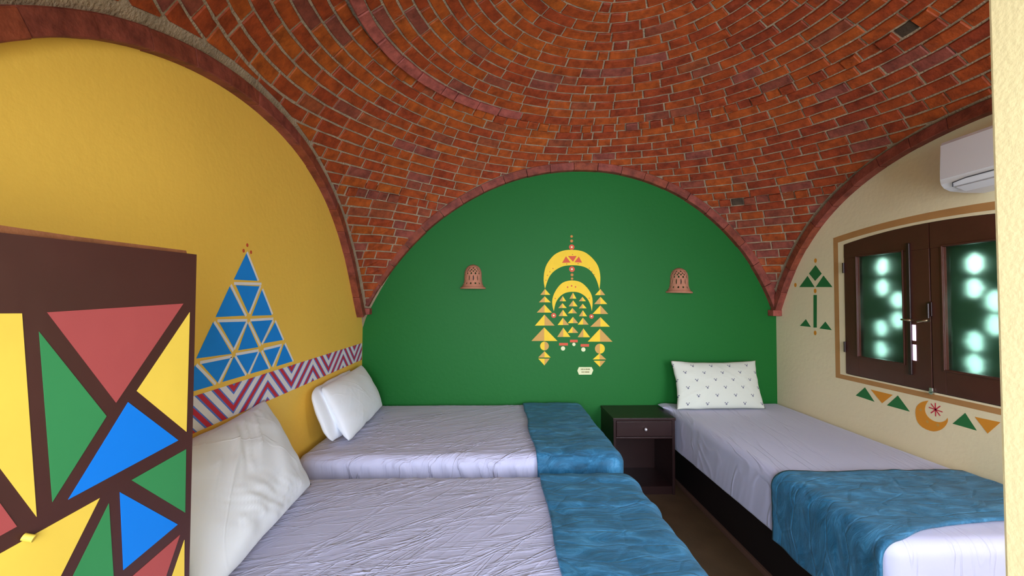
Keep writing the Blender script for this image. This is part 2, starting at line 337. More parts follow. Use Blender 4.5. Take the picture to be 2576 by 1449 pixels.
# arch bricks that line the foot of the vault along each wall
arch_bricks = []
def arch_row(co, wall, n, p0=-1.19, p1=1.19):
    for i in range(n):
        a0 = p0 + (p1 - p0) * i / n + .0012; a1 = p0 + (p1 - p0) * (i + 1) / n - .0012
        rin = rnd.uniform(-.003, .003); N = 4; vs, fs = [], []
        dep = .05 + rnd.uniform(-.003, .004)
        for s in range(N + 1):
            a = a0 + (a1 - a0) * s / N; r0 = arc_r(co, a) + rin; r1 = r0 + .064
            for r, d in ((r0, 0), (r0 + .0, dep - .004), (r0 + .004, dep), (r1 - .004, dep), (r1, dep - .004), (r1, 0)):
                u = r * math.sin(a); z = ZC + r * math.cos(a)
                if wall == 'b': p = (W / 2 + u, L - d, z)
                elif wall == 'l': p = (d, L / 2 + u, z)
                else: p = (W - d, L / 2 + u, z)
                vs.append(p)
        for s in range(N):
            for q in range(6):
                b0 = s * 6 + q; b1 = s * 6 + (q + 1) % 6; fs.append((b0, b1, b1 + 6, b0 + 6))
        fs.append(tuple(range(6))[::-1]); fs.append(tuple(range(N * 6, N * 6 + 6)))
        mids = [vs[0], vs[N * 6], vs[N * 6 + 5], vs[5]]
        if wall != 'b' and (vs[0][1] < .02): continue
        if wall == 'b' and not (.045 < vs[N * 3][0] < W - .045): continue
        arch_bricks.append((vs, fs, rnd.uniform(.83, .90)))
arch_row(CB, 'b', 22); arch_row(CL, 'l', 20); arch_row(CR, 'r', 20)
def brick_obj(name, vs, fs, tint, parent):
    me = bpy.data.meshes.new(name); me.from_pydata([tuple(v) for v in vs], [], fs)
    at = me.attributes.new('tint', 'FLOAT', 'FACE'); at.data.foreach_set('value', [tint] * len(fs))
    o = bpy.data.objects.new(name, me); COL.objects.link(o); me.materials.append(M_brick); o.parent = parent
    bm = bmesh.new(); bm.from_mesh(me); bmesh.ops.recalc_face_normals(bm, faces=bm.faces); bm.to_mesh(me); bm.free()
    return o
bricks.sort(key=lambda b: -b[0])
for ar, vs, fs, t in bricks[:300]: brick_obj('brick', vs, fs, t, ceiling)
for vs, fs, t in arch_bricks: brick_obj('arch_brick', vs, fs, t, ceiling)
VV, FF, TT = [], [], []
for ar, vs, fs, t in bricks[300:]:
    b = len(VV); VV += [tuple(v) for v in vs]; FF += [tuple(i + b for i in f) for f in fs]; TT += [t] * len(fs)
me = bpy.data.meshes.new('brickwork'); me.from_pydata(VV, [], FF)
me.attributes.new('tint', 'FLOAT', 'FACE').data.foreach_set('value', TT)
o = bpy.data.objects.new('brickwork', me); COL.objects.link(o); me.materials.append(M_brick); o.parent = ceiling; o['kind'] = 'stuff'
# corner stones where the pendentives come down
for xx, a, b in ((0, 0, .075), (1, W - .075, W)):
    q = box('corner_brick', a, b, L - .075, L, 1.325, 1.375, M_brick, ceiling, .004)
    q.data.attributes.new('tint', 'FLOAT', 'FACE').data.foreach_set('value', [.93] * len(q.data.polygons))

# ---------------------------------------------------------------- floor and walls
floor = box('floor', -.12, W + .12, -1.6, L + .12, -.06, 0, M_floor); tag(floor, kind='structure')
wall_back = box('wall_back', -.12, W + .12, L, L + .12, 0, 3.4, M_green); tag(wall_back, kind='structure')
wall_left = box('wall_left', -.12, 0, -.12, L, 0, 3.4, M_yellow); tag(wall_left, kind='structure')
WY0, WY1, WZ0 = 1.41, 2.55, .955                                   # window opening in the right wall
def wz(y, side=1.842, rise=.047): t = (y - (WY0 + WY1) / 2) / ((WY1 - WY0) / 2); return side + rise * (1 - t * t)
bm = bmesh.new()
bx(bm, W, W + .12, -.12, WY0, 0, 3.4); bx(bm, W, W + .12, WY1, L, 0, 3.4); bx(bm, W, W + .12, WY0, WY1, 0, WZ0)
NW = 16
for i in range(NW):
    a = WY0 + (WY1 - WY0) * i / NW; b = WY0 + (WY1 - WY0) * (i + 1) / NW
    prism(bm, [(W, a, wz(a)), (W, b, wz(b)), (W, b, 3.4), (W, a, 3.4)], (.12, 0, 0))
bmesh.ops.remove_doubles(bm, verts=bm.verts, dist=1e-4)
wall_right = bm_obj('wall_right', bm, M_cream); tag(wall_right, kind='structure')
bm = bmesh.new()                                                    # front wall with the doorway the camera stands in
bx(bm, 0, .13, -.12, 0, 0, 3.4); bx(bm, .13, 1.98, -.12, 0, 2.25, 3.4); bx(bm, 1.98, 2.25, -.12, 0, 0, 3.4); bx(bm, 3.45, W, -.12, 0, 0, 3.4); bx(bm, 2.25, 3.45, -.12, 0, 0, .9); bx(bm, 2.25, 3.45, -.12, 0, 2.15, 3.4)
wall_front = bm_obj('wall_front', bm, M_cream); tag(wall_front, kind='structure')
wall_partition = box('wall_partition', 1.98, 2.14, -.9, .45, 0, 2.62, M_jamb, None, .006); tag(wall_partition, kind='structure')

# ---------------------------------------------------------------- painted murals
def flat(name, polys, plane, off, m, parent, thick=.0004):
    """thin film of paint: polys are 2D outlines on a wall plane"""
    bm = bmesh.new()
    for pl in polys:
        if plane == 'l': P = [(off, a, b) for a, b in pl]; d = (-.0003, 0, 0)
        elif plane == 'r': P = [(W - off, a, b) for a, b in pl]; d = (.0003, 0, 0)
        else: P = [(a, L - off, b) for a, b in pl]; d = (0, .0003, 0)
        try: prism(bm, P, d)
        except ValueError: pass
    return bm_obj(name, bm, m, parent)
def disc(c, r, n=20, sx=1): return [(c[0] + r * sx * math.cos(2 * math.pi * i / n), c[1] + r * math.sin(2 * math.pi * i / n)) for i in range(n)]
def bar(a, b, w):
    d = Vector((b[0] - a[0], b[1] - a[1])); d.normalize(); n = Vector((-d.y, d.x)) * w / 2
    return [(a[0] + n.x, a[1] + n.y), (b[0] + n.x, b[1] + n.y), (b[0] - n.x, b[1] - n.y), (a[0] - n.x, a[1] - n.y)]
# -- left wall: pyramid of blue triangles
mu = flat('pyramid_mural_outline', [bar(a, b, .012) for a, b in PYRAMID_LINES], 'l', .0016, M_white, wall_left)
mu['label'] = 'white lines around the painted blue triangles'
for t in PYRAMID: flat('painted_triangle', [t], 'l', .0010, M_blue, mu)
for c in PYRAMID_DOTS: flat('painted_dot', [disc(c, .0085, 12)], 'l', .0010, M_mred, mu)
# -- left wall: chevron band
Z0, Z1, Y0, Y1 = .9525, 1.089, .25, L - .012
band = flat('chevron_band', [[(Y0, Z0), (Y1, Z0), (Y1, Z1), (Y0, Z1)]], 'l', .0008, M_white, wall_left)
band['label'] = 'painted band of red, white and blue chevrons'
red, blu = [], []
V0, PV = 1.575, .497
for k in range(-3, 4):
    v = V0 + k * PV
    for sgn, wd in ((1, .262), (-1, PV - .262)):
        s = .85 * .25 / wd
        for n_ in range(-3, 6):
            q0 = n_ * .0815 - .045
            for a_, b_, lst in ((q0, q0 + .026, red), (q0 + .026, q0 + .036, blu), (q0 - .008, q0, blu)):
                # points with a_ < s*|y-v| - (z-Z0) < b_
                far = v + sgn * wd
                zz = lambda y, q: Z0 + s * abs(y - v) - q
                pl = [(v, zz(v, a_)), (far, zz(far, a_)), (far, zz(far, b_)), (v, zz(v, b_))]
                for nn, oo in (((1, 0), Y0), ((-1, 0), -Y1), ((0, 1), Z0), ((0, -1), -Z1)):
                    pl = clip(pl, nn, oo) if len(pl) > 2 else []
                if len(pl) > 2: lst.append(pl)
flat('red_stripe', red, 'l', .0014, M_red, band)['kind'] = 'stuff'; flat('blue_stripe', blu, 'l', .0014, M_lblue, band)['kind'] = 'stuff'
# -- right wall motifs
def motif(name, polys, m, parent=None, off=.001): return flat(name, polys, 'r', off, m, parent or wall_right)
for k, t in RIGHT_TRI + RIGHT_TRI2:
    motif('painted_triangle' if len(t) == 3 else 'painted_shape', [t], M_tgreen if k == 'g' else M_torange)
for c in RIGHT_DOTS: motif('painted_dot', [disc(c, .017, 14, .8)], M_torange)
cres = CRESC; oc = []
n_ = 11; outer = cres[:n_]; inner = cres[n_:][::-1]
def strip(o_, i_, m_=24):
    def samp(pl, t):
        t *= len(pl) - 1; i = min(int(t), len(pl) - 2); f = t - i
        g = lambda j: pl[max(0, min(len(pl) - 1, j))]
        p0, p1, p2, p3 = g(i - 1), g(i), g(i + 1), g(i + 2)
        return tuple(.5 * (2 * p1[k] + (p2[k] - p0[k]) * f + (2 * p0[k] - 5 * p1[k] + 4 * p2[k] - p3[k]) * f * f + (3 * p1[k] - p0[k] - 3 * p2[k] + p3[k]) * f ** 3) for k in range(2))
    A = [samp(o_, i / m_) for i in range(m_ + 1)]; B = [samp(i_, i / m_) for i in range(m_ + 1)]
    return [[A[i], A[i + 1], B[i + 1], B[i]] for i in range(m_)]
cr = motif('painted_crescent', strip(outer, [cres[0]] + inner[:0] + cres[n_:][::-1] + [cres[n_ - 1]]), M_torange)
motif('painted_star', [bar((STAR[0][0] - .036 * math.cos(a), STAR[0][1] - .036 * math.sin(a)), (STAR[0][0] + .036 * math.cos(a), STAR[0][1] + .036 * math.sin(a)), .0055) for a in (0.1, .85, 1.57, 2.35)], M_red, cr, .0012)
motif('silver_speck', [disc(c, .008, 8) for c in CRDOTS], M_mtan, cr, .0014)
# -- tan painted border round the window
bo, bi = [], []
yo0, yo1, yi0, yi1 = 1.335, 2.637, 1.375, 2.598
nb_ = 16; pl = []
for i in range(nb_):
    t0, t1 = i / nb_, (i + 1) / nb_
    f = lambda t, y0, y1, s, r: (y0 + (y1 - y0) * t, s + r * (1 - (2 * t - 1) ** 2))
    pl.append([f(t0, yi0, yi1, 1.862, .042), f(t1, yi0, yi1, 1.862, .042), f(t1, yo0, yo1, 1.90, .044), f(t0, yo0, yo1, 1.90, .044)])
pl += [[(yo0, .915), (yi0, .945), (yi0, 1.862), (yo0, 1.90)], [(yi1, .945), (yo1, .915), (yo1, 1.90), (yi1, 1.862)], [(yo0, .915), (yo1, .915), (yi1, .945), (yi0, .945)]]
tb_ = motif('painted_window_border', pl, M_tan); tb_['label'] = 'tan painted border around the window'
# -- back wall mural
def bk(name, polys, m, parent, off): return flat(name, polys, 'b', off, m, parent)
n1 = 15
big = bk('large_painted_crescent', strip(B_BIG[:n1], [B_BIG[0]] + B_BIG[n1:][::-1] + [B_BIG[n1 - 1]], 36), M_myel, wall_back, .001)
big['label'] = 'large yellow crescent of the hanging jewellery mural'
small = bk('small_painted_crescent', strip(B_SMALL[:13], [B_SMALL[0]] + B_SMALL[13:][::-1] + [B_SMALL[12]], 30), M_myel, wall_back, .001)
small['label'] = 'small yellow crescent inside the larger one'
for t in B_RED: bk('red_triangle', [t], M_mred, big, .0016)
bk('painted_speck', [disc(c, .005, 8) for c in B_SPECK[:10]], M_mbrown, big, .0016)
bk('painted_speck', [disc(c, .007 if i > 1 else .005, 8) for i, c in enumerate(B_SPECK[10:])], M_mred, small, .0016)
for x, z, r in B_DOTS:
    d_ = bk('painted_bead', [disc((x, z), r)], M_mred if r > .015 else M_mbrown, wall_back, .001)
    bk('bead_centre', [disc((x, z), r * .36, 10)], M_mtan if r < .015 else M_ivory, d_, .0016)
for ap, lf, mid_, rt, s in B_PYR:
    a, b = [ap, lf, mid_], [ap, mid_, rt]
    o_ = bk('painted_pyramid', [b if s == 'l' else a], M_myel, wall_back, .001)
    bk('shaded_half', [a if s == 'l' else b], M_mtan, o_, .001)
for x, z, r, s in B_DISC:
    D_ = disc((x, z), r, 24); k = 1 if s == 'r' else -1
    o_ = bk('painted_disc', [clip(D_, (-k, 0), -k * x)], M_myel, wall_back, .001); bk('shaded_half', [clip(D_, (k, 0), k * x)], M_mtan, o_, .001)
for (x0, za), (x1, zb) in B_BARS: bk('red_bar', [[(x0, zb), (x1, zb), (x1, za), (x0, za)]], M_mred, wall_back, .001)
for x, z, r in B_BALLS: bk('painted_ball', [disc((x, z), r)], M_ivory, wall_back, .001)

# ---------------------------------------------------------------- window
win = empty('window_1', (W, 1.98, WZ0)); tag(win, 'dark brown arched casement window with two green glass leaves', None, None, 'structure')
def pane_material():
    m = bpy.data.materials.new('green_frosted_glass'); m.use_nodes = True
    p = m.node_tree.nodes['Principled BSDF']; p.inputs['Base Color'].default_value = (.44, .76, .56, 1)
    p.inputs['Transmission Weight'].default_value = 1; p.inputs['Roughness'].default_value = .38; p.inputs['IOR'].default_value = 1.2
    return m
M_glass = pane_material()
FX0, FX1 = W - .004, W + .036
def casement(y0, y1, py0, py1, hinge_y):
    """one leaf: stiles, rails with arched head, glass, hinges"""
    bm = bmesh.new()
    bx(bm, FX0, FX1, y0, py0, WZ0 + .004, 1.745, .002); bx(bm, FX0, FX1, py1, y1, WZ0 + .004, 1.745, .002); bx(bm, FX0, FX1, py0, py1, WZ0 + .004, 1.09, .002)
    N = 8
    for i in range(N):
        a = y0 + (y1 - y0) * i / N; b = y0 + (y1 - y0) * (i + 1) / N
        prism(bm, [(FX0, a, 1.745), (FX0, b, 1.745), (FX0, b, wz(b) - .003), (FX0, a, wz(a) - .003)], (FX1 - FX0, 0, 0))
    leaf = bm_obj('casement', bm, M_dark, win)
    bm = bmesh.new()                                                 # raised bead round the glass
    for a in ((py0 - .010, py0 - .002, 1.082, 1.753), (py1 + .002, py1 + .010, 1.082, 1.753)): bx(bm, FX0 - .006, FX0 + .002, a[0], a[1], a[2], a[3], .002)
    for a in ((1.080, 1.088), (1.747, 1.755)): bx(bm, FX0 - .006, FX0 + .002, py0 - .01, py1 + .01, a[0], a[1], .002)
    bm_obj('glazing_bead', bm, M_dark, leaf)
    bm = bmesh.new(); bx(bm, FX0 + .018, FX0 + .022, py0 - .004, py1 + .004, 1.086, 1.749); bm_obj('glass_pane', bm, M_glass, leaf)
    bm = bmesh.new()
    for z in (1.14, 1.68): cyl(bm, (FX0 - .006, hinge_y, z - .035), (FX0 - .006, hinge_y, z + .035), .007)
    bm_obj('hinge', bm, M_ns, leaf)
    return leaf
lf1 = casement(1.978, WY1 - .004, 2.135, 2.442, WY1 - .006); lf2 = casement(WY0 + .004, 1.972, 1.52, 1.905, WY0 + .006)
bm = bmesh.new(); bx(bm, FX0 - .012, FX0 + .001, 2.080, 2.098, 1.03, 1.79, .004); o = bm_obj('cover_strip', bm, M_ns, lf1)
for yy, z, ang in ((2.078, 1.345, 0.04), (1.985, 1.345, -.2)):
    bm = bmesh.new(); cyl(bm, (FX0 - .03, yy, z), (FX0, yy, z), .007); d = Vector((0, math.cos(ang), math.sin(ang))) * .038
    cyl(bm, Vector((FX0 - .03, yy, z)) - d * .5, Vector((FX0 - .03, yy, z)) + d, .006, .005); bm_obj('handle', bm, M_brass, lf1 if yy > 2 else lf2, True)
bm = bmesh.new(); bx(bm, FX0 - .008, FX0, 1.965, 1.985, 1.37, 1.45, .003); cyl(bm, (FX0 - .016, 1.975, 1.36), (FX0 - .016, 1.975, 1.44), .006); bm_obj('bolt', bm, M_ns, lf2)
bm = bmesh.new(); cyl(bm, (FX0 - .012, 1.975, .955), (FX0 - .002, 1.975, .955), .012); bx(bm, FX0 - .012, FX0 - .002, 1.966, 1.984, .95, .98, .002); bm_obj('bottom_catch', bm, M_metal, lf2)
# glowing slivers on the solid stile imitate a gleam of daylight beside the cover strip
M_glow = bpy.data.materials.new('glow_sliver'); M_glow.use_nodes = True; p = M_glow.node_tree.nodes['Principled BSDF']
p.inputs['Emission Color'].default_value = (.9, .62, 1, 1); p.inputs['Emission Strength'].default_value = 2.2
bm = bmesh.new(); bx(bm, FX0 - .002, FX0 + .001, 2.060, 2.078, 1.228, 1.318); bx(bm, FX0 - .002, FX0 + .001, 2.060, 2.078, 1.115, 1.205); bm_obj('glow_sliver', bm, M_glow, lf1)
put(win)
for c in win.children: pass
# pierced screen wall outside the window
HO = [(2.427, 1.683), (2.429, 1.546), (2.328, 1.462), (2.330, 1.335), (2.445, 1.276), (2.447, 1.135), (1.895, 1.657), (1.898, 1.526), (1.807, 1.453), (1.809, 1.334), (1.901, 1.242), (1.904, 1.120),
      (2.13, 1.683), (2.13, 1.546), (2.03, 1.462), (2.03, 1.335), (2.13, 1.276), (2.13, 1.135), (1.6, 1.66), (1.6, 1.53), (1.5, 1.45), (1.5, 1.33), (1.6, 1.24), (1.6, 1.12)]
gy0, gz0, cs = 1.2, .85, .0125; ny, nz = 124, 96; vs = []; fs = []; idx = {}
def gv(i, j):
    if (i, j) not in idx: idx[(i, j)] = len(vs); vs.append((W + .15, gy0 + i * cs, gz0 + j * cs))
    return idx[(i, j)]
for i in range(ny):
    for j in range(nz):
        y = gy0 + (i + .5) * cs; z = gz0 + (j + .5) * cs
        if any(((y - a) / .044) ** 2 + ((z - b) / .056) ** 2 < 1 for a, b in HO[:12]) or any(((y - a) / .044) ** 2 + ((z - b) / .056) ** 2 < 1 for a, b in HO[18:]): continue
        fs.append((gv(i, j), gv(i, j + 1), gv(i + 1, j + 1), gv(i + 1, j)))
M_screen = mat('screen_blocks', lin(130, 145, 132), .9, .4, 30)
scr = mesh('wall_screen', vs, fs, M_screen); sm_ = scr.modifiers.new('thick', 'SOLIDIFY'); sm_.thickness = .02; sm_.offset = -1
tag(scr, 'pierced block screen seen blurred through the green glass', None, None, 'structure')
box('screen_reveal', W + .12, W + .152, 1.2, 2.75, .83, .85, M_outer, scr); box('screen_reveal', W + .12, W + .152, 1.2, 2.75, 2.05, 2.07, M_outer, scr)

# ---------------------------------------------------------------- painted door leaf (left foreground)
HX, HY = .1613, 0.0; TX, TY = .262618, .9649; NXn, NYn = .9649, -.262618
def dp(t, z, o=0): return (HX + TX * t + NXn * o, HY + TY * t + NYn * o, z)
def door_prism(name, pts, o0, o1, m, parent):
    bm = bmesh.new(); a = dp(0, 0, o0); b = dp(0, 0, o1); prism(bm, [dp(t, z, o0) for t, z in pts], (b[0] - a[0], b[1] - a[1], 0)); return bm_obj(name, bm, m, parent)
door = thing('painted_door', (HX, HY, 0), 'dark brown door leaf standing open at left, painted with coloured triangles', 'door')
leaf = door_prism('door_leaf', [(0.01, .02), (.835, .02), (.829, 1.556), (0.01, 1.556)], -.04, 0, M_door, door)
M_oldwood = mat('worn_wood', lin(136, 82, 48), .7, .3, 40, .4, 14)
door_prism('top_strip', [(0.01, 1.556), (.815, 1.556), (.812, 1.564), (.6, 1.566), (.49, 1.570), (0.01, 1.578)], -.036, -.012, M_oldwood, door)['label'] = 'worn brown strip along the top of the door'
CM = {'r': M_rpaint, 'y': M_dyel, 'g': M_dgreen, 'b': M_dblue}; CN = {'r': 'brick red', 'y': 'yellow', 'g': 'green', 'b': 'blue'}
for k, t in DOOR_TRI: door_prism('painted_triangle', t, .0002, .0011, CM[k], door)['label'] = CN[k] + ' painted triangle'
bm = bmesh.new(); cyl(bm, dp(.533, 1.036, 0), dp(.541, 1.030, .012), .006); bm_obj('bolt_stub', bm, M_dyel, door)
put(door)

# ---------------------------------------------------------------- soft goods
def nz3(x, y, z=0): return noise.noise(Vector((x, y, z)))
def rounded(x0, x1, y0, y1, z0, z1, r, step, keep=None):
    """dense rounded box shell (no bottom): returns verts, normals, faces"""
    nx = max(2, round((x1 - x0) / step)); ny = max(2, round((y1 - y0) / step)); nz = max(2, round((z1 - z0) / step))
    vs, ns, fs, idx = [], [], [], {}
    def v(i, j, k):
        key = (i, j, k)
        if key not in idx:
            p = Vector((x0 + (x1 - x0) * i / nx, y0 + (y1 - y0) * j / ny, z0 + (z1 - z0) * k / nz))
            c = Vector((min(max(p.x, x0 + r), x1 - r), min(max(p.y, y0 + r), y1 - r), min(p.z, z1 - r)))
            d = p - c
            n = d.normalized() if d.length > 1e-6 else Vector((0, 0, 1))
            idx[key] = len(vs); vs.append(c + n * r if d.length > 1e-6 else p); ns.append(n)
        return idx[key]
    for i in range(nx):
        for j in range(ny): fs.append((v(i, j, nz), v(i + 1, j, nz), v(i + 1, j + 1, nz), v(i, j + 1, nz)))
    for k in range(nz):
        for i in range(nx):
            fs.append((v(i, 0, k), v(i + 1, 0, k), v(i + 1, 0, k + 1), v(i, 0, k + 1))); fs.append((v(i, ny, k), v(i, ny, k + 1), v(i + 1, ny, k + 1), v(i + 1, ny, k)))
        for j in range(ny):
            fs.append((v(0, j, k), v(0, j, k + 1), v(0, j + 1, k + 1), v(0, j + 1, k))); fs.append((v(nx, j, k), v(nx, j + 1, k), v(nx, j + 1, k + 1), v(nx, j, k + 1)))
    if keep:
        fs = [f for f in fs if keep(sum((vs[i] for i in f), Vector()) / 4)]
    used = sorted({i for f in fs for i in f}); mp = {o: n for n, o in enumerate(used)}
    return [vs[i] for i in used], [ns[i] for i in used], [tuple(mp[i] for i in f) for f in fs]
def ridge(x, y, ang, s, ln, seed):
    """long thin creases running in direction ang"""
    c, sn = math.cos(ang), math.sin(ang); u = x * c + y * sn; w = -x * sn + y * c
    w += .03 * nz3(u * 3, w * 3, seed)
    n = nz3(u / ln, w / s, seed); return max(0, 1 - abs(n) * 7) ** 1.5 * max(0, nz3(u * 1.6, w * 2.2, seed + 9) + .08)
def sheet(name, x0, x1, y0, y1, z0, z1, label, mode, parent=None):
    vs, ns, fs = rounded(x0, x1, y0, y1, z0, z1, .05, .010)
    out = []
    for p, n in zip(vs, ns):
        if n.z > .7:
            if mode == 'x':
                fan = math.atan2(.5 * (p.y - y0 - .2), p.x + .6)
                wl_ = max(0, 1 - p.x / 1.1); wr_ = max(0, (p.x - .7) / 1.1)
                d = (.014 * ridge(p.x, p.y, .62, .05, .55, 3) + .012 * ridge(p.x, p.y, .85, .035, .4, 31)) * (.2 + wl_) + .009 * ridge(p.x, p.y, .22, .04, .45, 17) + .010 * ridge(p.x, p.y, .05, .03, .3, 44) * wr_
            else:
                d = .003 * ridge(p.x, p.y, 1.35, .05, .5, 5) + .002 * ridge(p.x, p.y, .9, .04, .3, 8)
            d += .003 * nz3(p.x * 3, p.y * 3, 1)
        else:
            t = (z1 - p.z) / (z1 - z0); a = p.x if abs(n.y) > abs(n.x) else p.y
            amp = .022 if mode == 'x' else .0022; amp *= (.3 + .7 * min(1, max(0, (p.x - .25) * 2))) if mode == 'x' else 1
            d = amp * min(1, .15 + t * 5) * (nz3(a * 16 + 5 * p.z, p.z * 3, 2) + .7 * abs(nz3(a * 30 + 9 * p.z, p.z * 4, 7))) + .004 * nz3(a * 4, p.z * 4, 3)
        q = p + n * d
        if mode == 'y' and p.y > y1 - .26 and p.x < x0 + .12 and p.z > z1 - .14:       # loose corner pulled out over the bedside table
            w = min(1, (p.y - (y1 - .26)) / .12) * max(0, min(1, (p.z - (z1 - .045)) / .03)) * (1 - (p.x - x0) / .12); q.x -= .085 * w * w; q.z += .014 * w
        out.append(q)
    o = mesh(name, out, fs, M_sheet if mode == 'x' else M_sheet_y, parent, True); s = o.modifiers.new('thick', 'SOLIDIFY'); s.thickness = .003; s.offset = -1
    tag(o, label, 'bed sheet', 'fitted white sheets on the beds'); return o
def add_creases(m, layers):
    """crisp cloth creases as fine relief: thin ridges of stretched noise"""
    n = m.node_tree.nodes; l = m.node_tree.links; p = n['Principled BSDF']; t = n.new('ShaderNodeTexCoord'); acc = None
    for ang, long_, short, seed, amt in layers:
        mp = n.new('ShaderNodeMapping'); mp.vector_type = 'TEXTURE'
        mp.inputs['Rotation'].default_value = (0, 0, ang); mp.inputs['Scale'].default_value = (long_, short, .35); mp.inputs['Location'].default_value = (seed, seed * .7, 0)
        nz = n.new('ShaderNodeTexNoise'); nz.inputs['Scale'].default_value = 1; nz.inputs['Detail'].default_value = 1.5; nz.inputs['Distortion'].default_value = .5
        l.new(t.outputs['Object'], mp.inputs[0]); l.new(mp.outputs[0], nz.inputs['Vector'])
        rp = n.new('ShaderNodeValToRGB'); c = rp.color_ramp; c.interpolation = 'EASE'
        c.elements[0].position = .44; c.elements[0].color = (0, 0, 0, 1); c.elements[1].position = .5; c.elements[1].color = (1, 1, 1, 1)
        q = c.elements.new(.56); q.color = (0, 0, 0, 1); l.new(nz.outputs['Fac'], rp.inputs[0])
        # creases come and go
        n2 = n.new('ShaderNodeTexNoise'); n2.inputs['Scale'].default_value = 2.6; l.new(mp.outputs[0], n2.inputs['Vector']); n2.inputs['Scale'].default_value = .55
        r2 = n.new('ShaderNodeValToRGB'); r2.color_ramp.elements[0].position = .46; r2.color_ramp.elements[1].position = .62; l.new(n2.outputs['Fac'], r2.inputs[0])
        a = n.new('ShaderNodeMath'); a.operation = 'MULTIPLY'; l.new(rp.outputs[0], a.inputs[0]); l.new(r2.outputs[0], a.inputs[1])
        b = n.new('ShaderNodeMath'); b.operation = 'MULTIPLY'; b.inputs[1].default_value = amt; l.new(a.outputs[0], b.inputs[0])
        if acc is None: acc = b
        else:
            d = n.new('ShaderNodeMath'); d.operation = 'ADD'; l.new(acc.outputs[0], d.inputs[0]); l.new(b.outputs[0], d.inputs[1]); acc = d
    bu = n.new('ShaderNodeBump'); bu.inputs['Strength'].default_value = 1; bu.inputs['Distance'].default_value = .01
    l.new(acc.outputs[0], bu.inputs['Height']); l.new(bu.outputs[0], p.inputs['Normal'])
M_sheet_y = mat('smooth_white_sheet', lin(192, 191, 216), .75, 0, 60, .03, 3, .2, 0, .2)
add_creases(M_sheet, [(.62, .5, .035, 1.3, .34), (.28, .45, .03, 4.1, .26), (.06, .35, .022, 7.7, .16), (.95, .4, .04, 9.2, .22)])
add_creases(M_sheet_y, [(1.4, .5, .05, 2.2, .25)])
add_creases(M_pill, [(1.2, .5, .09, 3.0, .16), (1.9, .5, .08, 6.0, .12)])
def velvet():
    m = bpy.data.materials.new('teal_velvet'); m.use_nodes = True
    n = m.node_tree.nodes; l = m.node_tree.links; p = n['Principled BSDF']
    t = n.new('ShaderNodeTexCoord'); mp = n.new('ShaderNodeMapping'); mp.inputs['Scale'].default_value = (1, 2.2, 1)
    l.new(t.outputs['Object'], mp.inputs[0])
    nz = n.new('ShaderNodeTexNoise'); nz.inputs['Scale'].default_value = 6; nz.inputs['Detail'].default_value = 9; nz.inputs['Roughness'].default_value = .7; nz.inputs['Distortion'].default_value = 1.4
    l.new(mp.outputs[0], nz.inputs['Vector'])
    rp = n.new('ShaderNodeValToRGB'); c = rp.color_ramp
    c.elements[0].position = .3; c.elements[0].color = lin(16, 70, 96); c.elements[1].position = .75; c.elements[1].color = lin(80, 158, 204)
    x = c.elements.new(.52); x.color = lin(32, 104, 142)
    l.new(nz.outputs['Fac'], rp.inputs[0]); l.new(rp.outputs[0], p.inputs['Base Color'])
    p.inputs['Roughness'].default_value = .5; p.inputs['Sheen Weight'].default_value = .2; p.inputs['Sheen Roughness'].default_value = .35; p.inputs['Sheen Tint'].default_value = (.45, .8, 1, 1)
    vo = n.new('ShaderNodeTexVoronoi'); vo.feature = 'DISTANCE_TO_EDGE'; vo.inputs['Scale'].default_value = 5; l.new(mp.outputs[0], vo.inputs['Vector'])
    r2 = n.new('ShaderNodeValToRGB'); r2.color_ramp.elements[1].position = .06; l.new(vo.outputs['Distance'], r2.inputs[0])
    ad = n.new('ShaderNodeMath'); ad.operation = 'MULTIPLY_ADD'; ad.inputs[1].default_value = .22; l.new(r2.outputs[0], ad.inputs[0]); l.new(nz.outputs['Fac'], ad.inputs[2])
    b = n.new('ShaderNodeBump'); b.inputs['Strength'].default_value = .8; b.inputs['Distance'].default_value = .02
    l.new(ad.outputs[0], b.inputs['Height']); l.new(b.outputs[0], p.inputs['Normal'])
    return m
M_velvet = velvet()
def blanket(name, x0, x1, y0, y1, z0, z1, keep, label, edge, seed, folds=()):
    vs, ns, fs = rounded(x0, x1, y0, y1, z0, z1, .065, .0135, keep)
    out = []
    for p, n in zip(vs, ns):
        d = .007 * nz3(p.x * 6, p.y * 6, p.z * 6 + seed) + .004 * nz3(p.x * 15, p.y * 15, p.z * 15 + seed) + .006 * ridge(p.x, p.y + p.z, .25, .09, .5, seed)
        for yc, am, wd in folds: d += am * math.exp(-((p.y - yc + .01 * nz3(p.x * 4, yc, 1)) / wd) ** 2)
        q = p + n * (d + .012); q += edge(p); out.append(q)
    o = mesh(name, out, fs, M_velvet, None, True); s = o.modifiers.new('thick', 'SOLIDIFY'); s.thickness = .012; s.offset = -1
    tag(o, label, 'blanket', 'teal velvet blankets folded over the beds'); return o
def bed(loc, x0, x1, y0, y1, ztop, label):
    b = thing('bed', loc, label, 'bed', 'single beds')
    box('bed_base', x0 + .05, x1 - .05, y0 + .05, y1 - .03, .0, .30, M_base, b, .01)
    box('mattress', x0 + .015, x1 - .015, y0 + .015, y1 - .015, .305, ztop - .012, M_white, b, .045)
    put(b); return b
